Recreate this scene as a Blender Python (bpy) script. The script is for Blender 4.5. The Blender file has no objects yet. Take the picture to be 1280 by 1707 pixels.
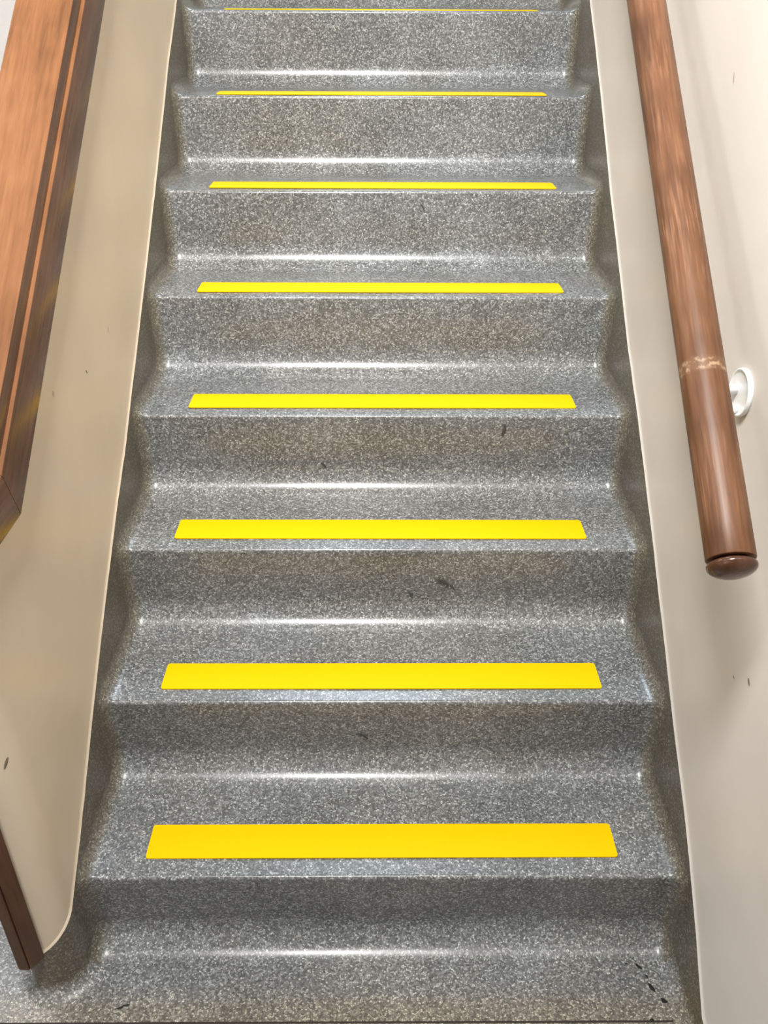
import bpy, bmesh, math, random
from mathutils import Vector, Matrix, noise
random.seed(7)
SC = bpy.context.scene
COL = SC.collection
PI = math.pi

# ------------------------------------------------------------------ basics
def link(name, bm, mat, parent=None, smooth=True):
    me = bpy.data.meshes.new(name)
    bmesh.ops.recalc_face_normals(bm, faces=bm.faces)
    bm.to_mesh(me); bm.free()
    if smooth:
        for p in me.polygons: p.use_smooth = True
    o = bpy.data.objects.new(name, me)
    COL.objects.link(o)
    if mat: me.materials.append(mat)
    if parent: o.parent = parent
    return o

def tag(o, label=None, cat=None, group=None, kind=None):
    if label: o['label'] = label
    if cat: o['category'] = cat
    if group: o['group'] = group
    if kind: o['kind'] = kind
    return o

def empty(name, loc):
    o = bpy.data.objects.new(name, None); COL.objects.link(o)
    o.location = loc; o.empty_display_size = .1
    return o

def grid_mesh(bm, rows, close_u=False, close_v=False):
    vs = [[bm.verts.new(p) for p in r] for r in rows]
    n, m = len(vs), len(vs[0])
    for i in range(n if close_u else n-1):
        for j in range(m if close_v else m-1):
            a, b = vs[i][j], vs[(i+1) % n][j]
            c, d = vs[(i+1) % n][(j+1) % m], vs[i][(j+1) % m]
            try: bm.faces.new((a, b, c, d))
            except ValueError: pass
    return vs

def sharp(o, deg=35):
    o.data.set_sharp_from_angle(angle=math.radians(deg))

# ------------------------------------------------------------------ materials
def nmat(name):
    m = bpy.data.materials.new(name); m.use_nodes = True
    nt = m.node_tree; nt.nodes.clear()
    out = nt.nodes.new('ShaderNodeOutputMaterial')
    b = nt.nodes.new('ShaderNodeBsdfPrincipled')
    nt.links.new(b.outputs[0], out.inputs[0])
    tc = nt.nodes.new('ShaderNodeTexCoord')
    return m, nt, b, tc

def nd(nt, t, **kw):
    n = nt.nodes.new(t)
    for k, v in kw.items():
        if k.startswith('i_'):
            key = k[2:].replace('_', ' ')
            n.inputs[key].default_value = v
        else: setattr(n, k, v)
    return n

def ramp(nt, stops, interp='LINEAR'):
    r = nt.nodes.new('ShaderNodeValToRGB'); r.color_ramp.interpolation = interp
    el = r.color_ramp.elements
    while len(el) < len(stops): el.new(.5)
    for e, (p, c) in zip(el, stops):
        e.position = p; e.color = (*c, 1) if len(c) == 3 else c
    return r

def mix(nt, fac, a, b, mode='MIX'):
    n = nt.nodes.new('ShaderNodeMix'); n.data_type = 'RGBA'; n.blend_type = mode
    for sock, v in ((n.inputs[0], fac), (n.inputs[6], a), (n.inputs[7], b)):
        if hasattr(v, 'is_output'): nt.links.new(v, sock)
        elif isinstance(v, (int, float)): sock.default_value = v
        else: sock.default_value = (*v, 1)
    return n.outputs[2]

def terrazzo(name, tint=(.975, 1, 1.0), contrast=.80, gain=1.02, rough=.25, scale=345, warm=.25, edge=False):
    m, nt, b, tc = nmat(name)
    L = nt.links.new
    jit = nd(nt, 'ShaderNodeTexNoise', i_Scale=180.0, i_Detail=1.0)
    L(tc.outputs['Object'], jit.inputs['Vector'])
    jv = nd(nt, 'ShaderNodeVectorMath', operation='MULTIPLY_ADD')
    L(jit.outputs['Color'], jv.inputs[0]); jv.inputs[1].default_value = (.003,)*3
    L(tc.outputs['Object'], jv.inputs[2])
    v1 = nd(nt, 'ShaderNodeTexVoronoi', i_Scale=float(scale), i_Randomness=1.0)
    L(jv.outputs[0], v1.inputs['Vector'])
    sep = nt.nodes.new('ShaderNodeSeparateColor'); L(v1.outputs['Color'], sep.inputs[0])
    mean = .2
    def g(x, t=(1, 1, 1)):
        x = mean + (x-mean)*contrast
        return tuple(max(.004, x*gain*k*q) for k, q in zip(tint, t))
    r1 = ramp(nt, [(0, g(.03)), (.2, g(.075)), (.42, g(.16)), (.66, g(.27)), (.88, g(.46)), (1, g(.64, (1, .99, .96)))])
    L(sep.outputs[0], r1.inputs[0])
    ve = nd(nt, 'ShaderNodeTexVoronoi', feature='DISTANCE_TO_EDGE', i_Scale=float(scale), i_Randomness=1.0)
    L(jv.outputs[0], ve.inputs['Vector'])
    re = ramp(nt, [(0.03, (0, 0, 0)), (.16, (1, 1, 1))]); L(ve.outputs['Distance'], re.inputs[0])
    c1 = mix(nt, re.outputs[0], g(.10), r1.outputs[0])
    # broad colour drift of the cement and soiling
    n2 = nd(nt, 'ShaderNodeTexNoise', i_Scale=5.5, i_Detail=5.0, i_Roughness=.62)
    L(tc.outputs['Object'], n2.inputs['Vector'])
    r2 = ramp(nt, [(.36, (.76, .75, .73)), (.64, (1.12, 1.13, 1.15))]); L(n2.outputs[0], r2.inputs[0])
    c2 = mix(nt, .6, c1, r2.outputs[0], 'MULTIPLY')
    n3 = nd(nt, 'ShaderNodeTexNoise', i_Scale=2.3, i_Detail=3.0)
    L(tc.outputs['Object'], n3.inputs['Vector'])
    r3 = ramp(nt, [(.4, (.93, .98, 1.04)), (.62, (1.10, 1.02, .86))]); L(n3.outputs[0], r3.inputs[0])
    c3 = mix(nt, warm, c2, r3.outputs[0], 'MULTIPLY')
    # strings and side margins get shade put into the colour; landing a brown film
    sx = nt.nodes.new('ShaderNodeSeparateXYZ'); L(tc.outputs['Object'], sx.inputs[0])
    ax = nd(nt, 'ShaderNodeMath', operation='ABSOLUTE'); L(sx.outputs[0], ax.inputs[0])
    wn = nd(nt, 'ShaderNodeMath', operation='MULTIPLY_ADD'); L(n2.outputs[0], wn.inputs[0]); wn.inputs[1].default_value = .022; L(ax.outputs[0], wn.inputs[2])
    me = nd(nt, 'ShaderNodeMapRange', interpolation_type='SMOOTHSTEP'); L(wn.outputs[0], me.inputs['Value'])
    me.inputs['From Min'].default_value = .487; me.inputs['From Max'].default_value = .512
    my = nd(nt, 'ShaderNodeMapRange', interpolation_type='SMOOTHSTEP'); L(sx.outputs[1], my.inputs['Value'])
    my.inputs['From Min'].default_value = -.075; my.inputs['From Max'].default_value = -.125
    side_shade = mix(nt, .45, c3, (.105, .092, .068))
    side_shade2 = mix(nt, 1.0, side_shade, (.90, .83, .70), 'MULTIPLY')
    if edge: c3 = mix(nt, me.outputs[0], c3, side_shade2)
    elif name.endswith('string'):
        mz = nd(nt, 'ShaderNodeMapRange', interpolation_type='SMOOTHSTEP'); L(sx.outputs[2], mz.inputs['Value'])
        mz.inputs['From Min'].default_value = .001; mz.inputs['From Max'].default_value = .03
        c3 = mix(nt, mz.outputs[0], c3, side_shade2)
    c3 = mix(nt, my.outputs[0], c3, mix(nt, 1.0, c3, (1.10, 1.0, .84), 'MULTIPLY'))
    L(c3, b.inputs['Base Color'])
    rr = nd(nt, 'ShaderNodeMapRange'); rr.inputs['To Min'].default_value = rough-.05; rr.inputs['To Max'].default_value = rough+.13
    L(n2.outputs[0], rr.inputs['Value']); L(rr.outputs[0], b.inputs['Roughness'])
    b.inputs['Specular IOR Level'].default_value = .48
    bp = nd(nt, 'ShaderNodeBump', i_Strength=.05, i_Distance=.0008)
    L(sep.outputs[1], bp.inputs['Height']); L(bp.outputs[0], b.inputs['Normal'])
    return m

def plaster(name, col, drift=.06):
    m, nt, b, tc = nmat(name)
    L = nt.links.new
    n = nd(nt, 'ShaderNodeTexNoise', i_Scale=2.2, i_Detail=4.0, i_Roughness=.55)
    L(tc.outputs['Object'], n.inputs['Vector'])
    lo = (1-drift, 1-drift*1.15, 1-drift*1.2); hi = (1+drift, 1+drift*.95, 1+drift*.9)
    r = ramp(nt, [(.35, lo), (.65, hi)]); L(n.outputs[0], r.inputs[0])
    c = mix(nt, 1.0, col, r.outputs[0], 'MULTIPLY')
    L(c, b.inputs['Base Color'])
    b.inputs['Roughness'].default_value = .42
    b.inputs['Specular IOR Level'].default_value = .35
    n2 = nd(nt, 'ShaderNodeTexNoise', i_Scale=28.0, i_Detail=5.0)
    L(tc.outputs['Object'], n2.inputs['Vector'])
    bp = nd(nt, 'ShaderNodeBump', i_Strength=.10, i_Distance=.004)
    L(n2.outputs[0], bp.inputs['Height']); L(bp.outputs[0], b.inputs['Normal'])
    return m

def wood(name, dark, mid, light, rot=(0, 0, 0), rough=.3, scuff=0.0, grain=1.0, coat=.0, spec=.3, band=None):
    """grain runs along local Z after the mapping rotation"""
    m, nt, b, tc = nmat(name)
    L = nt.links.new
    mp = nd(nt, 'ShaderNodeMapping'); mp.inputs['Rotation'].default_value = rot
    L(tc.outputs['Object'], mp.inputs['Vector'])
    mp2 = nd(nt, 'ShaderNodeMapping'); mp2.inputs['Scale'].default_value = (1, 1, .07)
    L(mp.outputs[0], mp2.inputs['Vector'])
    n1 = nd(nt, 'ShaderNodeTexNoise', i_Scale=170.0*grain, i_Detail=5.0, i_Roughness=.6)
    L(mp2.outputs[0], n1.inputs['Vector'])
    n2 = nd(nt, 'ShaderNodeTexNoise', i_Scale=26.0*grain, i_Detail=4.0, i_Distortion=.8)
    L(mp2.outputs[0], n2.inputs['Vector'])
    n3 = nd(nt, 'ShaderNodeTexNoise', i_Scale=9.0, i_Detail=3.0)
    L(mp.outputs[0], n3.inputs['Vector'])
    ad = nd(nt, 'ShaderNodeMath', operation='MULTIPLY_ADD'); ad.inputs[1].default_value = .35
    L(n1.outputs[0], ad.inputs[0])
    ml = nd(nt, 'ShaderNodeMath', operation='MULTIPLY_ADD'); ml.inputs[1].default_value = .35
    L(n2.outputs[0], ml.inputs[0])
    m3 = nd(nt, 'ShaderNodeMath', operation='MULTIPLY'); m3.inputs[1].default_value = .3
    L(n3.outputs[0], m3.inputs[0]); L(m3.outputs[0], ml.inputs[2]); L(ml.outputs[0], ad.inputs[2])
    r = ramp(nt, [(.36, dark), (.5, mid), (.66, light)]); L(ad.outputs[0], r.inputs[0])
    col = r.outputs[0]
    if scuff:
        mp3 = nd(nt, 'ShaderNodeMapping'); mp3.inputs['Scale'].default_value = (1, 1, .05)
        L(mp.outputs[0], mp3.inputs['Vector'])
        n4 = nd(nt, 'ShaderNodeTexNoise', i_Scale=240.0, i_Detail=3.0)
        L(mp3.outputs[0], n4.inputs['Vector'])
        n5 = nd(nt, 'ShaderNodeTexNoise', i_Scale=7.0, i_Detail=2.0)
        L(mp.outputs[0], n5.inputs['Vector'])
        r4 = ramp(nt, [(.50, (0, 0, 0)), (.66, (1, 1, 1))]); L(n4.outputs[0], r4.inputs[0])
        r5 = ramp(nt, [(.40, (0, 0, 0)), (.64, (1, 1, 1))]); L(n5.outputs[0], r5.inputs[0])
        f = nd(nt, 'ShaderNodeMath', operation='MULTIPLY'); L(r4.outputs[0], f.inputs[0]); L(r5.outputs[0], f.inputs[1])
        f2 = nd(nt, 'ShaderNodeMath', operation='MULTIPLY'); f2.inputs[1].default_value = scuff; L(f.outputs[0], f2.inputs[0])
        col = mix(nt, f2.outputs[0], col, tuple(min(1, x*1.7+.03) for x in light))
    if band is not None:      # a ring where the varnish is rubbed through
        sz = nt.nodes.new('ShaderNodeSeparateXYZ'); L(tc.outputs['Object'], sz.inputs[0])
        d = nd(nt, 'ShaderNodeMath', operation='SUBTRACT'); L(sz.outputs[2], d.inputs[0]); d.inputs[1].default_value = band
        a_ = nd(nt, 'ShaderNodeMath', operation='ABSOLUTE'); L(d.outputs[0], a_.inputs[0])
        mr = nd(nt, 'ShaderNodeMapRange', interpolation_type='SMOOTHSTEP'); L(a_.outputs[0], mr.inputs['Value'])
        mr.inputs['From Min'].default_value = .013; mr.inputs['From Max'].default_value = .005
        n6 = nd(nt, 'ShaderNodeTexNoise', i_Scale=130.0, i_Detail=4.0); L(tc.outputs['Object'], n6.inputs['Vector'])
        r6 = ramp(nt, [(.5, (.12, .12, .12)), (.64, (1, 1, 1))]); L(n6.outputs[0], r6.inputs[0])
        f6 = nd(nt, 'ShaderNodeMath', operation='MULTIPLY'); L(mr.outputs[0], f6.inputs[0]); L(r6.outputs[0], f6.inputs[1])
        col = mix(nt, f6.outputs[0], col, (.34, .23, .14))
    L(col, b.inputs['Base Color'])
    b.inputs['Roughness'].default_value = rough
    b.inputs['Coat Weight'].default_value = coat
    b.inputs['Specular IOR Level'].default_value = spec
    b.inputs['Coat Roughness'].default_value = .18
    bp = nd(nt, 'ShaderNodeBump', i_Strength=.12, i_Distance=.0015)
    L(n1.outputs[0], bp.inputs['Height']); L(bp.outputs[0], b.inputs['Normal'])
    return m

def plain(name, col, rough=.5, spec=.5, noise_amt=0.0):
    m, nt, b, tc = nmat(name)
    if noise_amt:
        n = nd(nt, 'ShaderNodeTexNoise', i_Scale=350.0, i_Detail=2.0)
        nt.links.new(tc.outputs['Object'], n.inputs['Vector'])
        r = ramp(nt, [(.3, tuple(c*(1-noise_amt) for c in col)), (.7, tuple(min(1, c*(1+noise_amt)) for c in col))])
        nt.links.new(n.outputs[0], r.inputs[0]); nt.links.new(r.outputs[0], b.inputs['Base Color'])
        bp = nd(nt, 'ShaderNodeBump', i_Strength=.08, i_Distance=.001)
        nt.links.new(n.outputs[0], bp.inputs['Height']); nt.links.new(bp.outputs[0], b.inputs['Normal'])
    else:
        b.inputs['Base Color'].default_value = (*col, 1)
    b.inputs['Roughness'].default_value = rough
    b.inputs['Specular IOR Level'].default_value = spec
    return m

SL = math.atan(.765)
RS = math.atan(.74)
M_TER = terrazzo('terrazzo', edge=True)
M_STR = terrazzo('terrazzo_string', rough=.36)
M_FLR = terrazzo('terrazzo_floor', rough=.30)
M_WL = plaster('beige_paint', (.66, .56, .43))
M_WR = plaster('cream_paint', (.68, .63, .575))
M_WF = plaster('white_paint', (.80, .79, .77), .03)
M_COP = wood('varnished_coping', (.115, .048, .019), (.19, .080, .032), (.25, .114, .050), rot=(PI/2-SL, 0, 0), rough=.55, spec=.15)
M_COPL = wood('varnished_coping_level', (.115, .048, .019), (.19, .080, .032), (.25, .114, .050), rot=(PI/2, 0, 0), rough=.55, spec=.15)
M_STAIN = wood('dark_stained_side', (.06, .028, .014), (.10, .05, .028), (.15, .078, .044), rot=(PI/2-SL, 0, 0), rough=.2, coat=.3)
M_STAINL = wood('dark_stained_side_level', (.06, .028, .014), (.10, .05, .028), (.15, .078, .044), rot=(PI/2, 0, 0), rough=.2, coat=.3)
M_POST = wood('dark_post_wood', (.045, .02, .010), (.085, .038, .02), (.13, .06, .033), rough=.35)
M_RAIL = wood('handrail_wood', (.065, .026, .011), (.135, .059, .027), (.21, .100, .050), rough=.42, scuff=.5, grain=.8, band=.262)
M_KNOB = wood('dark_knob_wood', (.045, .017, .008), (.078, .031, .014), (.115, .048, .022), rough=.22, coat=.4)
M_YEL = plain('yellow_vinyl', (.80, .485, .0), .6, .08, .015)
M_WHT = plain('white_enamel', (.82, .83, .83), .3, .5)
M_BLK = plain('black_scuff', (.012, .012, .012), .5, .3)
M_GRM = plain('grey_scuff', (.055, .052, .046), .5, .3)
M_CHIP = plain('wall_chip', (.20, .15, .11), .7, .2)
M_SEAM = plain('seam_brown', (.045, .035, .028), .7, .2)

# ------------------------------------------------------------------ dimensions
H, G = .175, .2303
W = .503            # face of the terrazzo strings
RC, RN, UND = .052, .006, .012
RS_ = .027          # cove radius against the strings
NST = 11
FRONT = -.0445        # the first step's piece of floor starts here

def step_profile(k, last=False):
    """profile (y, z, ny, nz) of one step: tread or floor in front, cove, riser k, nose, start of tread k"""
    yb, z0, z1 = (k-1)*G, (k-1)*H, k*H
    u = UND
    th = math.atan2(H, -u)            # direction of the riser going up (leans toward the walker)
    rd = Vector((-u, H)).normalized()
    rn = Vector((-rd.y, rd.x))        # normal of the riser, pointing to the walker (-y)
    base = Vector((yb+u, z0)); nose = Vector((yb, z1))
    # concave fillet: centre at distance RC from tread (z = z0) and riser
    cz = z0+RC
    # point on the riser line + RC*rn has z == cz
    t = (cz - (base + rn*RC).y)/rd.y
    c = base + rn*RC + rd*t
    a0 = -PI/2; a1 = math.atan2(-rn.y, -rn.x)
    if a1 < a0: a1 += 2*PI
    pts = []
    ys = FRONT if k == 1 else (k-2)*G + RN*1.05
    for i in range(6):
        f = i/6
        pts.append((ys+(c.x-ys)*f, z0, 0, 1))
    for i in range(13):
        a = a0+(a1-a0)*i/12
        pts.append((c.x+RC*math.cos(a), c.y+RC*math.sin(a), -math.cos(a), -math.sin(a)))
    # nose: convex
    t = (z1-RN - (base - rn*RN).y)/rd.y
    cn = base - rn*RN + rd*t
    b0 = math.atan2(rn.y, rn.x); b1 = PI/2
    if b0 < 0: b0 += 2*PI
    st = pts[-1]; en = (cn.x+RN*math.cos(b0), cn.y+RN*math.sin(b0))
    for i in range(1, 6):
        f = i/6
        pts.append((st[0]+(en[0]-st[0])*f, st[1]+(en[1]-st[1])*f, rn.x, rn.y))
    for i in range(9):
        a = b0+(b1-b0)*i/8
        pts.append((cn.x+RN*math.cos(a), cn.y+RN*math.sin(a), math.cos(a), math.sin(a)))
    ye = yb + RN*1.05
    pts.append((max(ye, pts[-1][0]+.0004), z1, 0, 1))
    if last: pts.append((yb+1.36, z1, 0, 1))
    return pts

def wob(x, y, z):
    f = max(0, 1-abs(x)/W)
    w = noise.noise(Vector((x*3.1, y*2.0+3, z*2.0)))*.0011 + noise.noise(Vector((x*11, y*5, z*5+9)))*.0004
    return w*min(1, f*6)

def step_mesh(k, last=False):
    prof = step_profile(k, last)
    cols = []
    nphi = 11
    for i in range(nphi):
        ph = PI/2*(1-i/(nphi-1)); cols.append((-W+RS_*(1-math.sin(ph)), RS_*(1-math.cos(ph))))
    xi = W-RS_
    for i in range(1, 40): cols.append((-xi+2*xi*i/40, 0))
    for i in range(nphi):
        ph = PI/2*(i/(nphi-1)); cols.append((W-RS_*(1-math.sin(ph)), RS_*(1-math.cos(ph))))
    bm = bmesh.new(); rows = []
    for (y, z, ny, nz) in prof:
        row = []
        for (x, d) in cols:
            e = d + wob(x, y, z)
            row.append((x, y+ny*e, z+nz*e))
        rows.append(row)
    grid_mesh(bm, rows)
    return bm

# ------------------------------------------------------------------ staircase
stairs = empty('terrazzo_staircase', (0, 0, 0))
tag(stairs, 'grey speckled terrazzo staircase climbing between two painted walls', 'stairs')
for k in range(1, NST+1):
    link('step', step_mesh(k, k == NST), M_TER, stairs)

# top edge of the strings: (y, z), read along the paint line
R_EDGE = [(3.7, 3.10), (1.5, 1.426), (1.281, 1.25), (1.068, 1.066), (.897, .929), (.758, .815), (.631, .727), (.446, .584), (.305, .469),
          (.197, .382), (.103, .308), (0, .225), (-.085, .145), (-.132, .095), (-.167, .06), (-.22, .045), (-2.4, .045)]
L_EDGE = [(3.7, 3.10), (1.55, 1.422), (1.338, 1.262), (1.13, 1.089), (.836, .856), (.586, .664), (.429, .553), (.267, .429), (.108, .293), (.02, .22), (-.0445, .169)]

def resample(edge, step=.02, amp=.0022, seed=0):
    out = []
    for (y0, z0), (y1, z1) in zip(edge, edge[1:]):
        n = max(1, int(abs(y1-y0)/step))
        for i in range(n):
            f = i/n; y = y0+(y1-y0)*f
            k = min(1, max(0, (y-edge[-1][0])/.08))
            out.append((y, z0+(z1-z0)*f + k*(noise.noise(Vector((y*9, seed, 0)))*amp*2 + noise.noise(Vector((y*40, seed, 5)))*amp)))
    out.append(edge[-1])
    return out

ER = resample(R_EDGE, seed=1)
EL = resample(L_EDGE, seed=2)

def under(y):   # well below the visible surface of the stair on the string plane
    return -.02 if y <= .03 else max(-.02, (y-.03)*H/G-.06)

# right string, with a cove running on along the landing
bm = bmesh.new()
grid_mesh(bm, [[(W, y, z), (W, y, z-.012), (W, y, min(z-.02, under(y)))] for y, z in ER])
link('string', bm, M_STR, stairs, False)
bm = bmesh.new()
rows = []
for y in (FRONT, -.09, -.14, -.3, -.8, -2.4):
    rows.append([(W-RS_*(1-math.sin(PI/2*i/10)), y, RS_*(1-math.cos(PI/2*i/10))) for i in range(11)])
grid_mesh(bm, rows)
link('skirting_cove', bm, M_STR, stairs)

# plan of the parapet's nose: straight face, bullnose, end face; z of the paint line along it
BN = .045; XE = -.585; YE = FRONT-BN
def nose_plan(off, n=12):
    """points (x, y, s) with s the distance along the plan, off = outward offset"""
    pts = []
    cx, cy = -W-BN, FRONT
    for i in range(n+1):
        a = PI/2*i/n
        pts.append((cx+(BN+off)*math.cos(a), cy-(BN+off)*math.sin(a), BN*a))
    s = BN*PI/2
    rb = .02
    xs = XE+rb
    pts.append((xs, YE-off, s+(cx-xs)))
    for i in range(1, 9):
        a = PI/2*i/8
        pts.append((xs-(rb+off)*math.sin(a), YE+rb-(rb+off)*math.cos(a), s+(cx-xs)+rb*a))
    return pts
def nose_z(s): return max(.104, .169-.86*s)

bm = bmesh.new()
rows = [[(-W, y, z), (-W, y, z-.012), (-W, y, min(z-.02, under(y)))] for y, z in EL]
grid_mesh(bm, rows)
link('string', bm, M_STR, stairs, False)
bm = bmesh.new()
rows = []
P0 = [nose_plan(0)]
tops = nose_plan(0)
fam = [nose_plan(RS_*(1-math.sin(PI/2*(1-i/10)))) for i in range(11)]
for j in range(len(tops)):
    r = [(tops[j][0], tops[j][1], nose_z(tops[j][2]))]
    for i in range(11):
        p = fam[i][j]
        ph = PI/2*(1-i/10)
        r.append((p[0], p[1], RS_*(1-math.cos(ph))))
    rows.append(r)
last = rows[-1]
rows.append([(p[0], 1.6, p[2]) for p in last])
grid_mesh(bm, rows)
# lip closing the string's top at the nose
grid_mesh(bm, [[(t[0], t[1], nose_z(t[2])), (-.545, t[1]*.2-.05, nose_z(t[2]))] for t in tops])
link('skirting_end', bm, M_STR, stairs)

# ------------------------------------------------------------------ floor
YS = -.1415
bm = bmesh.new()
def quad(x0, x1, y0, y1, z=0, nx=1, ny=1):
    grid_mesh(bm, [[(x0+(x1-x0)*i/nx, y0+(y1-y0)*j/ny, z) for j in range(ny+1)] for i in range(nx+1)])
quad(-2.4, W, YS+.0017, FRONT)
quad(-2.4, -.53, FRONT, 3.85)
quad(-2.4, W, -2.4, YS-.0017)
fl = link('floor', bm, M_FLR, None, False)
tag(fl, kind='structure')
bm = bmesh.new(); quad(-2.4, W, YS-.003, YS+.003, -.0015)
tag(link('trim_1', bm, M_SEAM, None, False), kind='structure')

# ------------------------------------------------------------------ walls
WP = .506
def wall_right():
    bm = bmesh.new()
    rows = []
    for y, z in ER:
        zs = [z, z+.005, z+.012, z+.04] + [z+.04+(3.4-z-.04)*t for t in (.05, .15, .3, .5, .75, 1)]
        r = []
        for i, zz in enumerate(zs):
            x = W+.0002 if i == 0 else WP-.0006 if i == 1 else WP
            r.append((x, y, zz))
        r.append((WP+.12, y, 3.4))
        rows.append(r)
    grid_mesh(bm, rows)
    o = link('wall_right', bm, M_WR); sharp(o, 40)
    return o
wr = tag(wall_right(), kind='structure')

CB0 = (.0763, .8393)                      # mitre point of the coping's lower edge
def cop_z(y): return CB0[1] + (.765*(y-CB0[0]) if y > CB0[0] else 0)
def wall_left():
    bm = bmesh.new()
    path = [(-WP, y, z, -W) for y, z in EL]
    rows = []
    for (x, y, z, xs) in path:
        zt = cop_z(y)
        rows.append([(xs-.0002, y, z+.0006), (x+.0006, y, z+.005)] + [(x, y, z+.012+(zt-z-.012)*t) for t in (0, .1, .3, .6, 1)] + [(XE+.003, y, zt)])
    inn = nose_plan(-.003); out = nose_plan(0)
    for a, b in list(zip(inn, out))[1:]:
        z = nose_z(a[2])
        zt = cop_z(a[1])
        xin = max(XE+.003, min(a[0], XE+.003))
        rows.append([(b[0], b[1], z+.0006), (a[0], a[1], z+.005)] + [(a[0], a[1], z+.012+(zt-z-.012)*t) for t in (0, .1, .3, .6, 1)] + [(xin, a[1], zt)])
    lx = rows[-1][1][0]
    for y in (CB0[0], 3.7):
        zt = cop_z(y)
        rows.append([(lx, y, .1048), (lx, y, .109)] + [(lx, y, .112+(zt-.112)*t) for t in (0, .1, .3, .6, 1)] + [(lx, y, zt)])
    grid_mesh(bm, rows)
    o = link('wall_left', bm, M_WL); sharp(o, 40)
    return o
wl = tag(wall_left(), kind='structure')

bm = bmesh.new()
grid_mesh(bm, [[(-2.4, -2.4, 0), (-2.4, -2.4, 3.4)], [(-2.4, 3.85, 0), (-2.4, 3.85, 3.4)]])
tag(link('wall_far_left', bm, M_WF, None, False), kind='structure')
bm = bmesh.new()
grid_mesh(bm, [[(-2.4, 3.85, 0), (-2.4, 3.85, 3.4)], [(.62, 3.85, 0), (.62, 3.85, 3.4)]])
tag(link('wall_back', bm, M_WF, None, False), kind='structure')

# small marks on the paint
def blob(bm, c, u, v, n, a, b, seed=0, bend=0.0):
    """irregular flat mark, centred at c, axes u (length a) and v (width b), n outward"""
    c, u, v, n = Vector(c), Vector(u), Vector(v), Vector(n)
    ring = []
    for i in range(14):
        t = 2*PI*i/14
        k = 1+.35*noise.noise(Vector((math.cos(t)*1.3, math.sin(t)*1.3, seed*3.7)))
        du = a*math.cos(t)*k
        ring.append(bm.verts.new(c + u*du + v*(b*math.sin(t)*k + bend*du*du/a) + n*.0003))
    ctr = bm.verts.new(c + n*.0008)
    for i in range(14): bm.faces.new((ctr, ring[i], ring[(i+1) % 14]))

X, Y, Z = Vector((1, 0, 0)), Vector((0, 1, 0)), Vector((0, 0, 1))
def mark(parent, c, u, n, a, b, mat, seed, bend=0.0, name='scuff_mark'):
    u = Vector(u).normalized(); n = Vector(n)
    bm = bmesh.new(); blob(bm, c, u, n.cross(u), n, a, b, seed, bend)
    return link(name, bm, mat, parent, False)

for i, (y, z, a, b, up) in enumerate([(-.014, .623, .006, .0022, .9), (.027, .594, .0035, .0012, .3), (.477, 1.334, .008, .0010, 2.5), (.137, .336, .010, .0022, .7)]):
    mark(wr, (WP, y, z), (0, 1, up), (-1, 0, 0), a, b, M_CHIP, i)
for i, (y, z, a, b, up) in enumerate([(.622, .904, .006, .001, 2), (.473, .882, .005, .0018, -1.2), (.314, .91, .005, .0012, 2)]):
    mark(wl, (-WP, y, z), (0, 1, up), (1, 0, 0), a, b, M_CHIP, 20+i)

mark(wl, (-.548+.042*.7071, FRONT-.042*.7071, .531), (.7071*.5, -.7071*.5*-1, 1.0), (.7071, -.7071, 0), .010, .0020, M_CHIP, 33)
# marks on the landing floor and risers
for i, (x, y, a, b, ux, uy, bend) in enumerate([(.423, -.0445, .0022, .0016, 1, 0, 0), (.443, -.050, .0062, .0026, 1, -.9, .2), (.4525, -.067, .0040, .0016, -.3, 1, .1),
        (.455, -.086, .0085, .0034, .5, -1, .2), (.470, -.109, .0060, .0036, .9, -.8, .5), (.441, -.139, .004, .0022, 1, .2, 0),
        (-.433, -.117, .006, .0022, .8, .4, .4), (-.424, -.1125, .005, .0018, 1, .1, 0)]):
    mark(fl, (x, y, 0), (ux, uy, 0), (0, 0, 1), a, b, M_BLK, 40+i, bend)
rn = Vector((0, -H, -UND)).normalized()
for i, (x, k, dz, a, b, ux) in enumerate([(.096, 6, .140, .010, .0016, -.55), (.253, 4, .143, .013, .0032, .2), (-.122, 4, .058, .009, .002, -.8),
        (.122, 3, .096, .016, .003, -1.6), (.14, 3, .083, .008, .002, -1.2), (-.035, 2, .089, .013, .0025, -1.3), (.058, 3, .066, .007, .0018, -1)]):
    y = (k-1)*G + UND*(1-dz/H) - .0022
    mark(stairs, (x, y, (k-1)*H+dz), (ux, 0, 1), rn, a, b, M_GRM, 60+i, .2)

# ------------------------------------------------------------------ yellow tread strips
SL_, SW_ = .8063, .0685
S_OFF = [.0374, .0333, .0363, .0346, .0295, .0275, .0200, .020]
X_OFF = [-.0003, -.0007, -.0024, .0017, -.0024, .0034, .0007, 0]
S_ROT = [.0011, .0006, -.0008, .0002, .0002, .0006, .0003, 0]
S_LAB = ['widest yellow anti-slip strip on the lowest tread, nearest the landing',
         'yellow anti-slip strip on the second tread from the bottom',
         'yellow anti-slip strip on the third tread from the bottom',
         'yellow anti-slip strip on the fourth tread from the bottom, a step below the white bracket',
         'yellow anti-slip strip on the fifth tread from the bottom',
         'narrow-looking yellow anti-slip strip on the third highest striped tread',
         'thin yellow line of the anti-slip strip on the second highest striped tread',
         'barely visible edge-on yellow strip on the highest tread at the top']
S_LAB[3] = 'yellow anti-slip strip on the fourth tread from the bottom, level with the white bracket'
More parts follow.
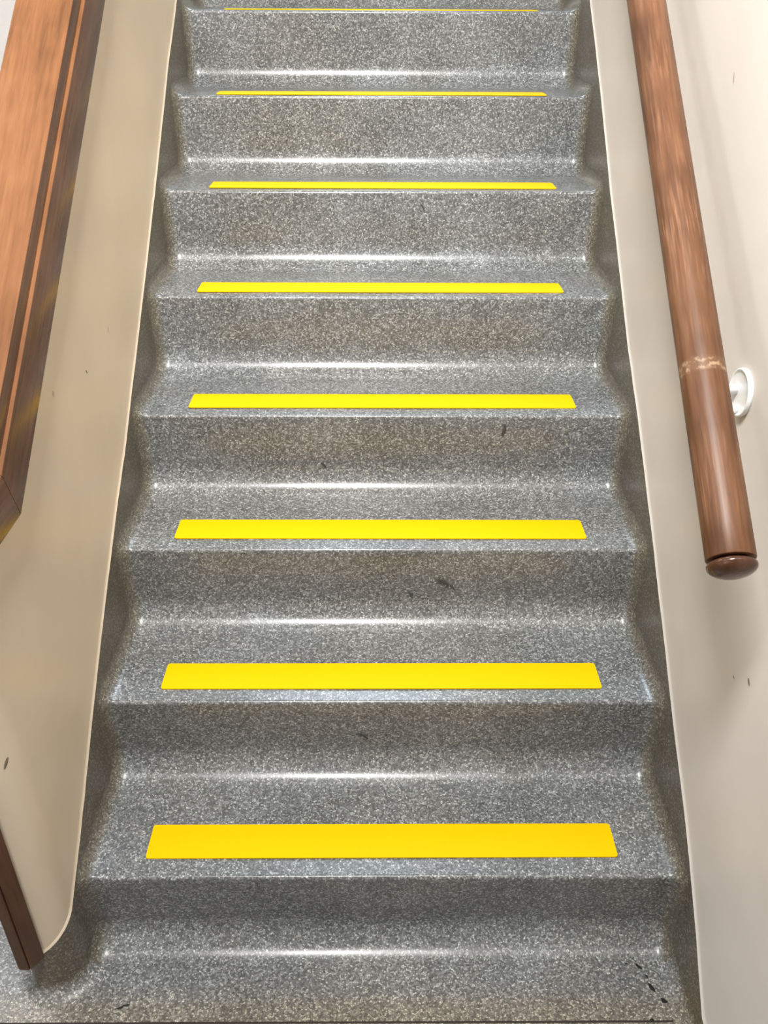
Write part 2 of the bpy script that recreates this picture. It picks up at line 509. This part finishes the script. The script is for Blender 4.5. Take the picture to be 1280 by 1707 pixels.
def strip_bm():
    bm = bmesh.new(); rr = .005; out = []
    for cx, cy, a0 in ((SL_/2-rr, SW_-rr, 0), (-SL_/2+rr, SW_-rr, 90), (-SL_/2+rr, rr, 180), (SL_/2-rr, rr, 270)):
        for i in range(6):
            a = math.radians(a0+18*i); out.append((cx+rr*math.cos(a), cy+rr*math.sin(a)))
    n = len(out)
    lo = [bm.verts.new((x, y, 0)) for x, y in out]; hi = [bm.verts.new((x, y, .0018)) for x, y in out]
    bm.faces.new(hi); bm.faces.new(lo[::-1])
    for i in range(n): bm.faces.new((lo[i], lo[(i+1) % n], hi[(i+1) % n], hi[i]))
    return bm
strip0 = None
for k in range(8):
    if strip0 is None: o = strip0 = link('anti_slip_strip', strip_bm(), M_YEL, None, False)
    else: o = strip0.copy(); COL.objects.link(o)
    o.location = (X_OFF[k], k*G+S_OFF[k], (k+1)*H+.0010)
    o.rotation_euler = (0, 0, S_ROT[k]/SL_)
    tag(o, S_LAB[k], 'tape strip', 'yellow anti-slip strips on the treads')

# ------------------------------------------------------------------ wooden coping on the parapet
cop = empty('parapet_coping', (-.537, -.12, CB0[1]))
tag(cop, 'reddish brown varnished wooden coping topping the low left wall', 'handrail')
XA, XB = -.485, -.589
def cop_profile():
    e = .0015
    half = [(-.485, 0), (-.485, .068), (-.4862, .0708), (-.4885, .0722), (-.4912, .0722), (-.4912, .0975), (-.4918, .0990), (-.4935, .0998)]
    mid = (XA+XB)/2
    left = [(2*mid-x, h) for x, h in half[::-1]]
    return half + left
CP = cop_profile()
dS = Vector((1, .765)).normalized(); nS = Vector((-dS.y, dS.x)); nL = Vector((0, 1))
mt = (nS+nL).normalized(); mt = mt/mt.dot(nL)       # mitre direction per unit of height
def cop_piece(kind):
    bm = bmesh.new(); rows = []
    if kind == 'slope':
        for t in (0, .3, .8, 1.6, 3.0, 4.55):
            row = []
            for x, h in CP:
                p = Vector(CB0) + (mt*h if t == 0 else dS*t + nS*h)
                if t == 0: p += dS*.0006
                row.append((x, p.x, p.y))
            rows.append(row)
    else:
        for t in (0, .1, .205):
            row = []
            for x, h in CP:
                p = Vector(CB0) + (mt*h - Vector((.0006, 0)) if t == 0 else Vector((-t, h)))
                row.append((x, p.x, p.y))
            rows.append(row)
    vs = grid_mesh(bm, rows, close_v=True)
    bm.faces.new(vs[0]); bm.faces.new(vs[-1])
    bmesh.ops.recalc_face_normals(bm, faces=bm.faces)
    return bm
def inv(ob, parent):
    ob.matrix_parent_inverse = Matrix.Translation(parent.location).inverted()
for kind, nm, mt_ in (('slope', 'sloped_rail', M_COP), ('level', 'level_rail', M_COPL)):
    o = link(nm, cop_piece(kind), mt_, cop); inv(o, cop); sharp(o, 25)
    o.data.materials.append(M_STAIN if kind == 'slope' else M_STAINL)      # the sides keep their dark stain, the top is worn bare
    for pl in o.data.polygons:
        if abs(pl.normal.x) > .8: pl.material_index = 1

# wooden corner post closing the parapet's end
bm = bmesh.new()
sec = [(-.5470, -.0865), (-.5605, -.1050), (-.5625, -.1062), (-.5632, -.1035), (-.5640, -.1035), (-.5646, -.1072), (-.5665, -.1082), (-.5805, -.1072),
       (-.5830, -.1050), (-.5835, -.0862)]
sec = [(x, y-.0035) for x, y in sec]
zs = [(.098, .0035), (.0995, .0015), (.103, 0), (.4, 0), (CB0[1]-.0005, 0)]
cxs = sum(p[0] for p in sec)/len(sec); cys = sum(p[1] for p in sec)/len(sec)
rows = []
for z, ins in zs:
    rows.append([(x+(cxs-x)*ins/.02, y+(cys-y)*ins/.02 if y < -.09 else y, z+(.004 if y > -.09 and z < .11 else 0)) for x, y in sec])
vs = grid_mesh(bm, rows, close_v=True)
bm.faces.new(vs[0]); bm.faces.new(vs[-1])
o = link('end_post', bm, M_POST, None)
sharp(o, 30)
tag(o, 'slim dark brown wooden post on the end of the low left wall', 'post')

# ------------------------------------------------------------------ round handrail on the right wall
AX = Vector((.0158, 1, .74)).normalized()
RY0 = -.0495
E0 = Vector((.42+.0158*RY0, RY0, .888+.74*RY0))
RR = .0297
hr = empty('round_handrail', E0)
hr.rotation_euler = AX.to_track_quat('Z', 'Y').to_euler()
tag(hr, 'round brown wooden handrail with knob end on the right wall', 'handrail')
def lathe(prof, n=48):
    bm = bmesh.new(); rows = []
    for r, z in prof: rows.append([(r*math.cos(2*PI*i/n), r*math.sin(2*PI*i/n), z) for i in range(n)])
    vs = grid_mesh(bm, rows, close_v=True)
    bm.faces.new(vs[0]); bm.faces.new(vs[-1])
    return bm
o = link('rail', lathe([(RR-.0105, 0.0012), (RR-.002, 0.0), (RR-.0006, .0006), (RR, .002)] + [(RR, .05+.35*i) for i in range(9)]), M_RAIL, hr); sharp(o, 40)
kp = [(.0185, .003), (.0215, -.0012), (.0262, -.0030), (.0284, -.0042), (.0297, -.0062), (.0300, -.0082), (.0294, -.0110),
      (.0268, -.0145), (.0220, -.0178), (.0155, -.0204), (.0085, -.0218), (.002, -.0222)]
link('end_knob', lathe(kp), M_KNOB, hr)
# wall bracket: rosette on the wall, bent arm to the rail, screw
BC = Vector((WP, .212, .958))
BR = .0345
bp = empty('bracket_frame', (0, 0, 0)); COL.objects.unlink(bp); bpy.data.objects.remove(bp)
def world_part(name, bm, mat, parent):
    """bm in world coordinates, stored in the rail's local frame"""
    mw = Matrix.Translation(hr.location) @ hr.rotation_euler.to_matrix().to_4x4()
    bm.transform(mw.inverted())
    return link(name, bm, mat, parent)
def disc_bm(c, r, prof, n=48):
    """lathe about -x from the wall"""
    bm = bmesh.new(); rows = []
    for q, dx in prof: rows.append([(c.x-dx, c.y+q*r*math.cos(2*PI*i/n), c.z+q*r*math.sin(2*PI*i/n)) for i in range(n)])
    vs = grid_mesh(bm, rows, close_v=True); bm.faces.new(vs[0]); bm.faces.new(vs[-1])
    return bm
br = world_part('wall_bracket', disc_bm(BC, BR, [(1, 0), (1, .004), (.985, .0062), (.95, .0072), (.91, .0068), (.88, .0055), (.84, .005), (.4, .0052), (.1, .0052)]), M_WHT, hr)
tag(br, 'round white bracket plate')
def tube(path, r, n=16):
    bm = bmesh.new(); rows = []
    for i, p in enumerate(path):
        p = Vector(p); d = (Vector(path[min(i+1, len(path)-1)])-Vector(path[max(i-1, 0)])).normalized()
        a = d.orthogonal().normalized() if abs(d.y) > .9 else d.cross(Y).normalized(); b = d.cross(a)
        rows.append([p+a*r*math.cos(2*PI*j/n)+b*r*math.sin(2*PI*j/n) for j in range(n)])
    vs = grid_mesh(bm, rows, close_v=True); bm.faces.new(vs[0]); bm.faces.new(vs[-1])
    return bm
yc = .224; xc = .42+.0158*yc; zc = .888+.74*yc
arm = [(BC.x-.004, yc, BC.z)]
for i in range(11):
    a = PI/2*i/10
    arm.append((BC.x-.045-.035*math.sin(a), yc, BC.z+.035-.035*math.cos(a) if False else BC.z + (zc-RR+.004-BC.z)*(1-math.cos(a))))
world_part('bracket_arm', tube(arm, .0075), M_WHT, br)
for dy, dz in ((-.002, -.0245),):
    world_part('screw', disc_bm(BC+Vector((-.005, dy, dz)), .0066, [(1, 0), (1, .007), (.85, .0098), (.4, .0115), (.1, .0118)], 24), M_WHT, br)

# ------------------------------------------------------------------ camera
f, p, yw, rl = 1420.0, .5455325, .00866, .0051588
cp, sp, cy, sy = math.cos(p), math.sin(p), math.cos(yw), math.sin(yw)
fwd = Vector((sy*cp, cy*cp, -sp)); right = Vector((cy, -sy, 0)); up = right.cross(fwd)
cr, sr = math.cos(rl), math.sin(rl)
r2 = right*cr + up*sr; u2 = up*cr - right*sr
cam = bpy.data.cameras.new('camera'); co = bpy.data.objects.new('camera', cam); COL.objects.link(co)
mw = Matrix((r2, u2, -fwd)).transposed().to_4x4(); mw.translation = Vector((-.00845, -.898188, 1.4345))
co.matrix_world = mw
cam.sensor_fit = 'VERTICAL'; cam.sensor_height = 36; cam.lens = f/1707*36
cam.clip_start = .02
SC.camera = co

# ------------------------------------------------------------------ light
def area(name, loc, target, sx, sy_, power, col):
    l = bpy.data.lights.new(name, 'AREA'); l.shape = 'RECTANGLE'; l.size = sx; l.size_y = sy_
    l.energy = power; l.color = col
    o = bpy.data.objects.new(name, l); COL.objects.link(o); o.location = loc
    o.rotation_euler = (Vector(target)-Vector(loc)).to_track_quat('-Z', 'Y').to_euler()
    return o
la = area('landing_lamp', (-.2, -.6, 2.9), (.05, 1.35, 1.0),   .4, .5, 58, (1.0, .99, .965))
la.data.spread = math.radians(130)
area('hall_window_light', (-2.2, -.9, 3.1), (.5, 1.0, 1.2), 1.2, 1.2, 12, (.93, .97, 1.0))
area('landing_fill_light', (-1.5, -2.2, 1.3), (-.4, .1, .4), .9, 1.4, 10, (1.0, .975, .94))  # added fill, brightens the parapet's rounded end from the landing side
area('upper_window_light', (-.15, 3.6, 3.6), (0, 1.2, 1.0), 1.0, 1.0, 72, (.70, .85, 1.0))
area('far_wall_fill_light', (-1.9, 1.3, 2.7), (-2.4, 1.6, 1.2), .8, .8, 34, (1, .98, .96))  # added fill close to the far left wall, to turn it white
w = bpy.data.worlds.new('world'); SC.world = w; w.use_nodes = True
bg = w.node_tree.nodes['Background']; bg.inputs[0].default_value = (1.0, .955, .90, 1); bg.inputs[1].default_value = .23

SC.view_settings.view_transform = 'Standard'
SC.view_settings.look = 'None'
SC.view_settings.gamma = 1
SC.view_settings.use_curve_mapping = False
SC.view_settings.exposure = 0.12
